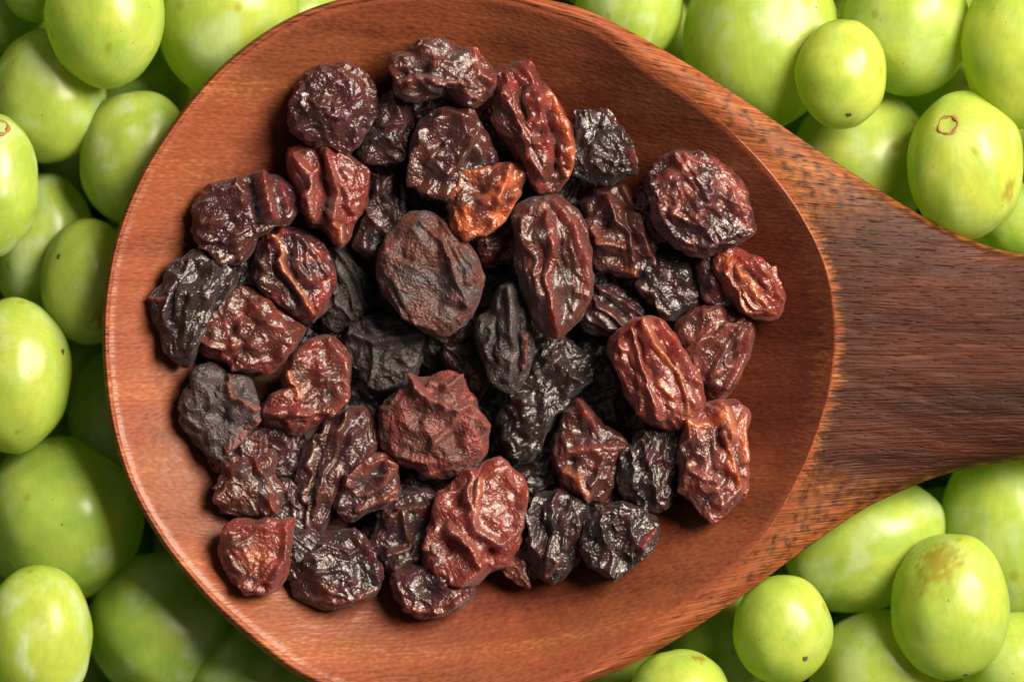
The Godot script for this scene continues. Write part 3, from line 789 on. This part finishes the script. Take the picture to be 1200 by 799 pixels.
	# --- the layer underneath, seen in the gaps
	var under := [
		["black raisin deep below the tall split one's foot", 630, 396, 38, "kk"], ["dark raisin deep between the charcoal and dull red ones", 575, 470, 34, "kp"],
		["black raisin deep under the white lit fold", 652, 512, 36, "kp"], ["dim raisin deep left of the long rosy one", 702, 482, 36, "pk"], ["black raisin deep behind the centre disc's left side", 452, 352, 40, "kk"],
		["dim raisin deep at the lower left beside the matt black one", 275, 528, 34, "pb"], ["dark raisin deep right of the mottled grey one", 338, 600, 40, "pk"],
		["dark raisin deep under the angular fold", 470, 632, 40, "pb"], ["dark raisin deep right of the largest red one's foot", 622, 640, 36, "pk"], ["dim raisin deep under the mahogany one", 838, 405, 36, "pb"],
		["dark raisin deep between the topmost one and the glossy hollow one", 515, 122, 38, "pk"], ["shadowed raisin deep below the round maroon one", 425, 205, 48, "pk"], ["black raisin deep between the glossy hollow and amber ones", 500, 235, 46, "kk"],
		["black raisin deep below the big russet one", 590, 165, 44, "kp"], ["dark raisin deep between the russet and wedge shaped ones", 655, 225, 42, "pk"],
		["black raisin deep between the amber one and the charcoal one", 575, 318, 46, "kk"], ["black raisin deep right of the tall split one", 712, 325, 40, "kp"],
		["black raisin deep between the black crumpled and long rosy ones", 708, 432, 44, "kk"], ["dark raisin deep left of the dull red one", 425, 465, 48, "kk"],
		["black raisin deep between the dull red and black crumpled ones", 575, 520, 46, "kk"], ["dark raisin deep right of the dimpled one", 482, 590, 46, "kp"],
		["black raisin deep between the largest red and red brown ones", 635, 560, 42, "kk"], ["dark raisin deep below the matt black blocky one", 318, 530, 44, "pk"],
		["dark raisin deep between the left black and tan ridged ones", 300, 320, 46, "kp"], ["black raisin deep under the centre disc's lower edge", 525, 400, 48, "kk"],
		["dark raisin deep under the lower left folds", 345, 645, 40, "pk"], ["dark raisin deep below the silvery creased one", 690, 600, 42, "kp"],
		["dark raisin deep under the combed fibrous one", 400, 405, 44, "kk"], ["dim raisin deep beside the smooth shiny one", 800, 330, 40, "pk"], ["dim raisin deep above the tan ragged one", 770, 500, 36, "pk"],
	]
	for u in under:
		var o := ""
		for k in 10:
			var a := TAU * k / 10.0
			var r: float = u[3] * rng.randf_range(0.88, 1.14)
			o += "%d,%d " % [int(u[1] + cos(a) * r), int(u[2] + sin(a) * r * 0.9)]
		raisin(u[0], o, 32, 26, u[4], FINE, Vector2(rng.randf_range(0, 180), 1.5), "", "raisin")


# ------------------------------------------------------------------ the grapes
# (x, y): middle of the grape on its sight line; rx, ry: half sizes seen from above; turn in degrees; h: height of the middle
# hue 0 yellow .. 1 deep green; bloom: how dusty; scar / tip: where the stem scar and the blossom dot sit, if they are seen
func grape(label: String, x: float, y: float, rx: float, ry: float, turn: float, h: float, hue: float, bloom: float, scar := Vector2(-1, -1), tip := Vector2(-1, -1), russet := Vector3(-1, -1, 0)) -> void:
	var sd := hash(label) % 10000
	var root := Node3D.new()
	root.name = numbered("grape")
	add_child(root)
	var rd := minf(rx, ry) * 0.98
	root.position = at(x, y, h) - Vector3(0, rd * U, 0)
	tag(root, label, "grape", "green grapes around the wooden spoon")
	var k_at := (CAM_H - h * U) / CAM_H
	var axes := Basis(Vector3.UP, -deg_to_rad(turn)) * Basis.from_scale(Vector3(rx * k_at, rd, ry * k_at))
	var back := axes.inverse()
	# the pole of the skin's own pattern
	var pole := Vector3(rng.randf_range(-0.3, 0.3), rng.randf_range(-0.5, 0.1), -1.0).normalized()
	if scar.x > -1:
		pole = on_body(axes, (scar - Vector2(x, y)) * k_at)
	elif tip.x > -1:
		pole = -on_body(axes, (tip - Vector2(x, y)) * k_at)
	var rus := Vector3.ZERO
	if russet.z > 0:
		rus = on_body(axes, (Vector2(russet.x, russet.y) - Vector2(x, y)) * k_at)
	var frame := Basis(Quaternion(Vector3.UP, pole)) * Basis(Vector3.UP, rng.randf() * TAU)
	var nl := noise(sd, 0.8, FastNoiseLite.TYPE_SIMPLEX_SMOOTH, FastNoiseLite.FRACTAL_FBM, 2)
	var nb := noise(sd + 1, 1.1, FastNoiseLite.TYPE_SIMPLEX_SMOOTH, FastNoiseLite.FRACTAL_FBM, 4, 0.5, 0.9)
	var nr := noise(sd + 2, 7.0, FastNoiseLite.TYPE_SIMPLEX_SMOOTH, FastNoiseLite.FRACTAL_FBM, 3)
	var yellow := Color(0.66, 0.71, 0.13)
	var green := Color(0.30, 0.49, 0.080)
	var base := yellow.lerp(green, hue)
	var R := 52
	var S := 84
	var v := PackedVector3Array()
	var nrm := PackedVector3Array()
	var col := PackedColorArray()
	var uv := PackedVector2Array()
	for j in R + 1:
		var th := PI * j / R
		for i in S + 1:
			var ph := TAU * i / S
			var d := frame * Vector3(sin(th) * cos(ph), cos(th), sin(th) * sin(ph))
			var lump := 1.0 + 0.05 * nl.get_noise_3dv(d)
			lump *= 1.0 - 0.035 * exp(-th * th * 60.0)          # drawn in round the stem
			v.append(axes * d * lump * U + Vector3(0, rd * U, 0))
			uv.append(Vector2(float(i) / S, float(j) / R))
			var c := base.lerp(yellow if hue > 0.4 else green, clampf(0.25 + 0.5 * nl.get_noise_3dv(d * 1.7 + Vector3(5, 5, 5)), 0.0, 0.6))
			c = c.lerp(Color(0.70, 0.74, 0.20), 0.4 * exp(-th * th * 5.0))
			var b := sm(0.0, 0.42, nb.get_noise_3dv(d)) * bloom
			c = c.lerp(Color(0.66, 0.76, 0.48), b)
			if russet.z > 0:
				var near := d.distance_to(rus) * (rx / russet.z)
				c = c.lerp(Color(0.33, 0.20, 0.03), 0.75 * sm(1.1, 0.2, near + nr.get_noise_3dv(d) * 0.9))
			col.append(c)
	var idx := PackedInt32Array()
	for j in R:
		for i in S:
			var a := j * (S + 1) + i
			idx.append_array([a, a + S + 2, a + 1, a, a + S + 1, a + S + 2])
	nrm.resize(v.size())
	for j in R + 1:
		for i in S + 1:
			var k := j * (S + 1) + i
			if j == 0 or j == R:
				nrm[k] = (back.transposed() * (frame * Vector3(0, 1.0 if j == 0 else -1.0, 0))).normalized()
			else:
				var i0 := j * (S + 1) + (i - 1 if i > 0 else S - 1)
				var i1 := j * (S + 1) + (i + 1 if i < S else 1)
				nrm[k] = (v[i1] - v[i0]).cross(v[k + S + 1] - v[k - S - 1]).normalized()
	put("skin", mesh_of(v, nrm, idx, col, uv), mats["grape%d" % (sd % 3)], root)
	if scar.x > -1:
		scar_ring(root, axes, pole, rd, 11.5, 2.1, "stem_scar", mats.scar, nl)
	if tip.x > -1:
		scar_ring(root, axes, on_body(axes, (tip - Vector2(x, y)) * k_at), rd, 1.6, 1.7, "blossom_scar", mats.dark, nl)


func on_body(axes: Basis, off: Vector2) -> Vector3:      # unit direction (in the grape's own sphere) that shows at this offset from its middle
	var p := axes.inverse() * Vector3(off.x, 0, off.y)
	var q := minf(p.length_squared(), 0.98)
	return (Vector3(p.x, 0, p.z) + Vector3(0, sqrt(1.0 - q), 0)).normalized()


func scar_ring(root: Node3D, axes: Basis, pole: Vector3, rd: float, big: float, small: float, called: String, mat: Material, nl: FastNoiseLite) -> void:
	var p := axes * pole
	var n := (axes.inverse().transposed() * pole).normalized()
	var t := n.cross(Vector3(0.3, 0.2, 1)).normalized()
	var b := n.cross(t)
	var nn := noise(int(p.x * 10) + 99, 0.35)
	var v := PackedVector3Array()
	var nrm := PackedVector3Array()
	var idx := PackedInt32Array()
	var A := 36
	var B := 8
	for i in A:
		var a := TAU * i / A
		var out := t * cos(a) + b * sin(a)
		var wob := 1.0 + 0.16 * nn.get_noise_2d(cos(a) * 2.2, sin(a) * 2.2)
		var fat := small * (1.0 + 0.7 * nn.get_noise_2d(cos(a) * 3.0 + 40.0, sin(a) * 3.0))
		# the ring follows the skin
		var on := axes.inverse() * (p + out * big * wob)
		var d := on.normalized()
		var lump := (1.0 + 0.05 * nl.get_noise_3dv(d)) * (1.0 - (0.035 * exp(-pow(d.angle_to(pole), 2.0) * 60.0) if big > 5.0 else 0.0))
		var mid := axes * d * lump
		for k in B:
			var e := TAU * k / B
			var off := out * cos(e) * fat + n * sin(e) * fat * 0.55
			v.append((mid + off) * U + Vector3(0, rd * U, 0))
			nrm.append((out * cos(e) + n * sin(e)).normalized())
	for i in A:
		for k in B:
			var q := [i * B + k, ((i + 1) % A) * B + k, ((i + 1) % A) * B + (k + 1) % B, i * B + (k + 1) % B]
			idx.append_array([q[0], q[2], q[1], q[0], q[3], q[2]])
	put(called, mesh_of(v, nrm, idx), mat, root)


func make_grapes() -> void:
	var NO := Vector2(-1, -1)
	# upper left
	grape("yellow green egg shaped grape, highest in the upper left corner", 123, 20, 70, 83, 0, -50, 0.15, 0.15, NO, NO)
	grape("mid green grape below and left of the yellow egg shaped one", 55, 112, 68, 79, 0, -115, 0.65, 0.45)
	grape("pale grape cut by the left edge with a brown stem scar on top", -12, 217, 57, 85, 0, -62, 0.35, 0.7, Vector2(2, 150), NO)
	grape("dark green grape at the top edge left of the yellow egg shaped one", 45, -15, 42, 42, 0, -130, 0.9, 0.2)
	grape("deep green grape in the very corner at upper left", 2, 12, 52, 50, 0, -190, 1.0, 0.1)
	grape("big green grape behind the spoon's upper left rim", 265, 20, 85, 95, 0, -128, 0.55, 0.55)
	grape("green grape touching the spoon's left rim, whitish on its upper right", 160, 186, 68, 81, 0, -112, 0.65, 0.6)
	grape("olive green dusty grape in shade at the left behind the pale scarred one", 50, 290, 60, 88, 0, -165, 0.8, 0.55)
	grape("small olive grape with a dark speck, against the spoon's left rim", 103, 330, 57, 74, 0, -105, 0.55, 0.25, NO, Vector2(72, 300), Vector3(128, 372, 20))
	grape("large bright green grape at the left edge with a narrow brown scar on its side", 14, 440, 69, 93, 0, -80, 0.55, 0.35, NO, Vector2(75, 412), NO_RUSSET)
	grape("dark shaded grape under the spoon's left rim", 136, 492, 56, 82, 0, -165, 0.85, 0.15)
	grape("very large dusty dark green grape in the lower left", 72, 607, 98, 96, 0, -150, 0.9, 0.5)
	grape("bright whitish green oval grape in the lower left corner", 43, 746, 65, 85, 0, -70, 0.45, 0.75)
	grape("large dark green grape between the whitish oval one and the spoon", 187, 735, 86, 88, 0, -160, 0.95, 0.45)
	grape("dark green grape at the bottom edge under the spoon's lower left rim", 285, 803, 70, 70, 0, -150, 0.9, 0.4)
	# upper right
	grape("green grape with a milky patch at the top edge above the spoon's rim", 738, 0, 64, 78, 0, -118, 0.4, 0.6)
	grape("very large pale yellow green grape at the top, against the spoon's shoulder", 893, 45, 93, 105, 0, -110, 0.25, 0.6)
	grape("small round yellow grape with brown specks, on top of the large pale one", 986, 86, 54, 64, 0, -22, 0.05, 0.1, NO, Vector2(993, 136))
	grape("large yellow green grape at the top edge, right of the small speckled one", 1062, 28, 76, 85, 0, -92, 0.25, 0.25)
	grape("bright yellow grape cut by the right edge at the top", 1199, 55, 72, 94, 0, -45, 0.05, 0.15)
	grape("light grape with a ringed brown stem scar, resting by the handle's upper edge", 1132, 194, 69, 86, 0, -42, 0.12, 0.2, Vector2(1107, 149), NO, Vector3(1178, 225, 14))
	grape("shaded green grape between the handle and the ringed scar grape", 1010, 190, 84, 84, 0, -150, 0.6, 0.45)
	grape("dark green grape peeping out above the handle at the right edge", 1205, 262, 58, 48, 0, -150, 0.8, 0.2)
	grape("small yellow grape barely showing above the spoon's top rim", 690, -22, 34, 30, 0, -120, 0.2, 0.1)
	# lower right
	grape("tilted oval green grape right under the handle's lower edge", 1014, 638, 98, 76, -24, -118, 0.7, 0.5)
	grape("large dark green grape at the right edge below the handle", 1180, 620, 78, 104, 0, -130, 0.75, 0.35)
	grape("shiny egg shaped grape with a russet smudge near its top, lower right", 1115, 711, 70, 87, 0, -40, 0.28, 0.2, NO, Vector2(1130, 789), Vector3(1095, 655, 34))
	grape("small shiny yellow green grape touching the spoon's lower right rim", 918, 739, 58, 66, 0, -40, 0.22, 0.15, NO, Vector2(941, 768))
	grape("mid green grape at the bottom edge between the two shiny ones", 1030, 792, 80, 77, 0, -115, 0.6, 0.4)
	grape("light grape with a brown mark on its crown, at the bottom edge by the rim", 797, 818, 60, 57, 0, -45, 0.25, 0.2, NO, NO, Vector3(818, 770, 12))
	grape("yellow green grape in the lower right corner", 1190, 782, 62, 64, 0, -80, 0.35, 0.2)
	grape("dark green grape in the shade below the spoon's lower right rim", 850, 745, 66, 70, 0, -165, 0.9, 0.1)
	grape("dim green grape at the bottom edge under the spoon's lower rim", 735, 812, 60, 55, 0, -160, 0.85, 0.1)
	# second layer, showing only in the gaps
	grape("deep shaded grape in the gap right of the yellow egg shaped one", 160, 100, 62, 62, 0, -230, 1.0, 0.1)
	grape("deep shaded grape in the gap at the right between three bright grapes", 1090, 115, 70, 70, 0, -230, 1.0, 0.1)
	grape("deep shaded grape in the dark gap under the handle's lower edge", 1100, 640, 70, 70, 0, -250, 1.0, 0.1)
	grape("deep shaded grape in the gap under the spoon's left rim", 92, 420, 66, 66, 0, -245, 1.0, 0.1)
	grape_bed()


const NO_RUSSET := Vector3(-1, -1, 0)

func grape_bed() -> void:             # the grapes underneath, which carry the spoon: nobody could count them
	var sp := SphereMesh.new()
	sp.radius = 72 * U
	sp.height = 156 * U
	sp.radial_segments = 40
	sp.rings = 24
	var places := []
	for layer in 3:
		var hh: float = [-425.0, -318.0, -205.0][layer]
		for j in range(-7, 8):
			for i in range(-9, 10):
				var x := 600.0 + i * 146.0 + (73.0 if posmod(j + layer, 2) else 0.0) + rng.randf_range(-16, 16)
				var y := 400.0 + j * 127.0 + rng.randf_range(-16, 16)
				if layer == 2 and (Rect2(-100, -110, 1400, 1020).has_point(Vector2(x, y)) or x > 1200 and absf(y - 424.0) < 190.0):
					continue
				var b := Basis.from_euler(Vector3(rng.randf() * TAU, rng.randf() * TAU, 0)) * Basis.from_scale(Vector3(1, rng.randf_range(1.0, 1.12), 1) * rng.randf_range(0.90, 1.06))
				places.append(Transform3D(b, Vector3((x - 600) * U, RIM_Y + hh * U + rng.randf_range(-12, 12) * U, (y - 399.5) * U)))
	var mm := MultiMesh.new()
	mm.transform_format = MultiMesh.TRANSFORM_3D
	mm.use_colors = true
	mm.mesh = sp
	mm.instance_count = places.size()
	for i in places.size():
		mm.set_instance_transform(i, places[i])
		mm.set_instance_color(i, Color(0.29, 0.47, 0.07).lerp(Color(0.52, 0.62, 0.13), rng.randf()))
	var g: StandardMaterial3D = mats.grape1
	var o := MultiMeshInstance3D.new()
	o.name = "grape_bed"
	o.multimesh = mm
	o.material_override = g
	add_child(o, true)
	o.set_meta("kind", "stuff")
	tag(o, "mass of green grapes in the shade beneath the spoon and the upper grapes", "grapes")
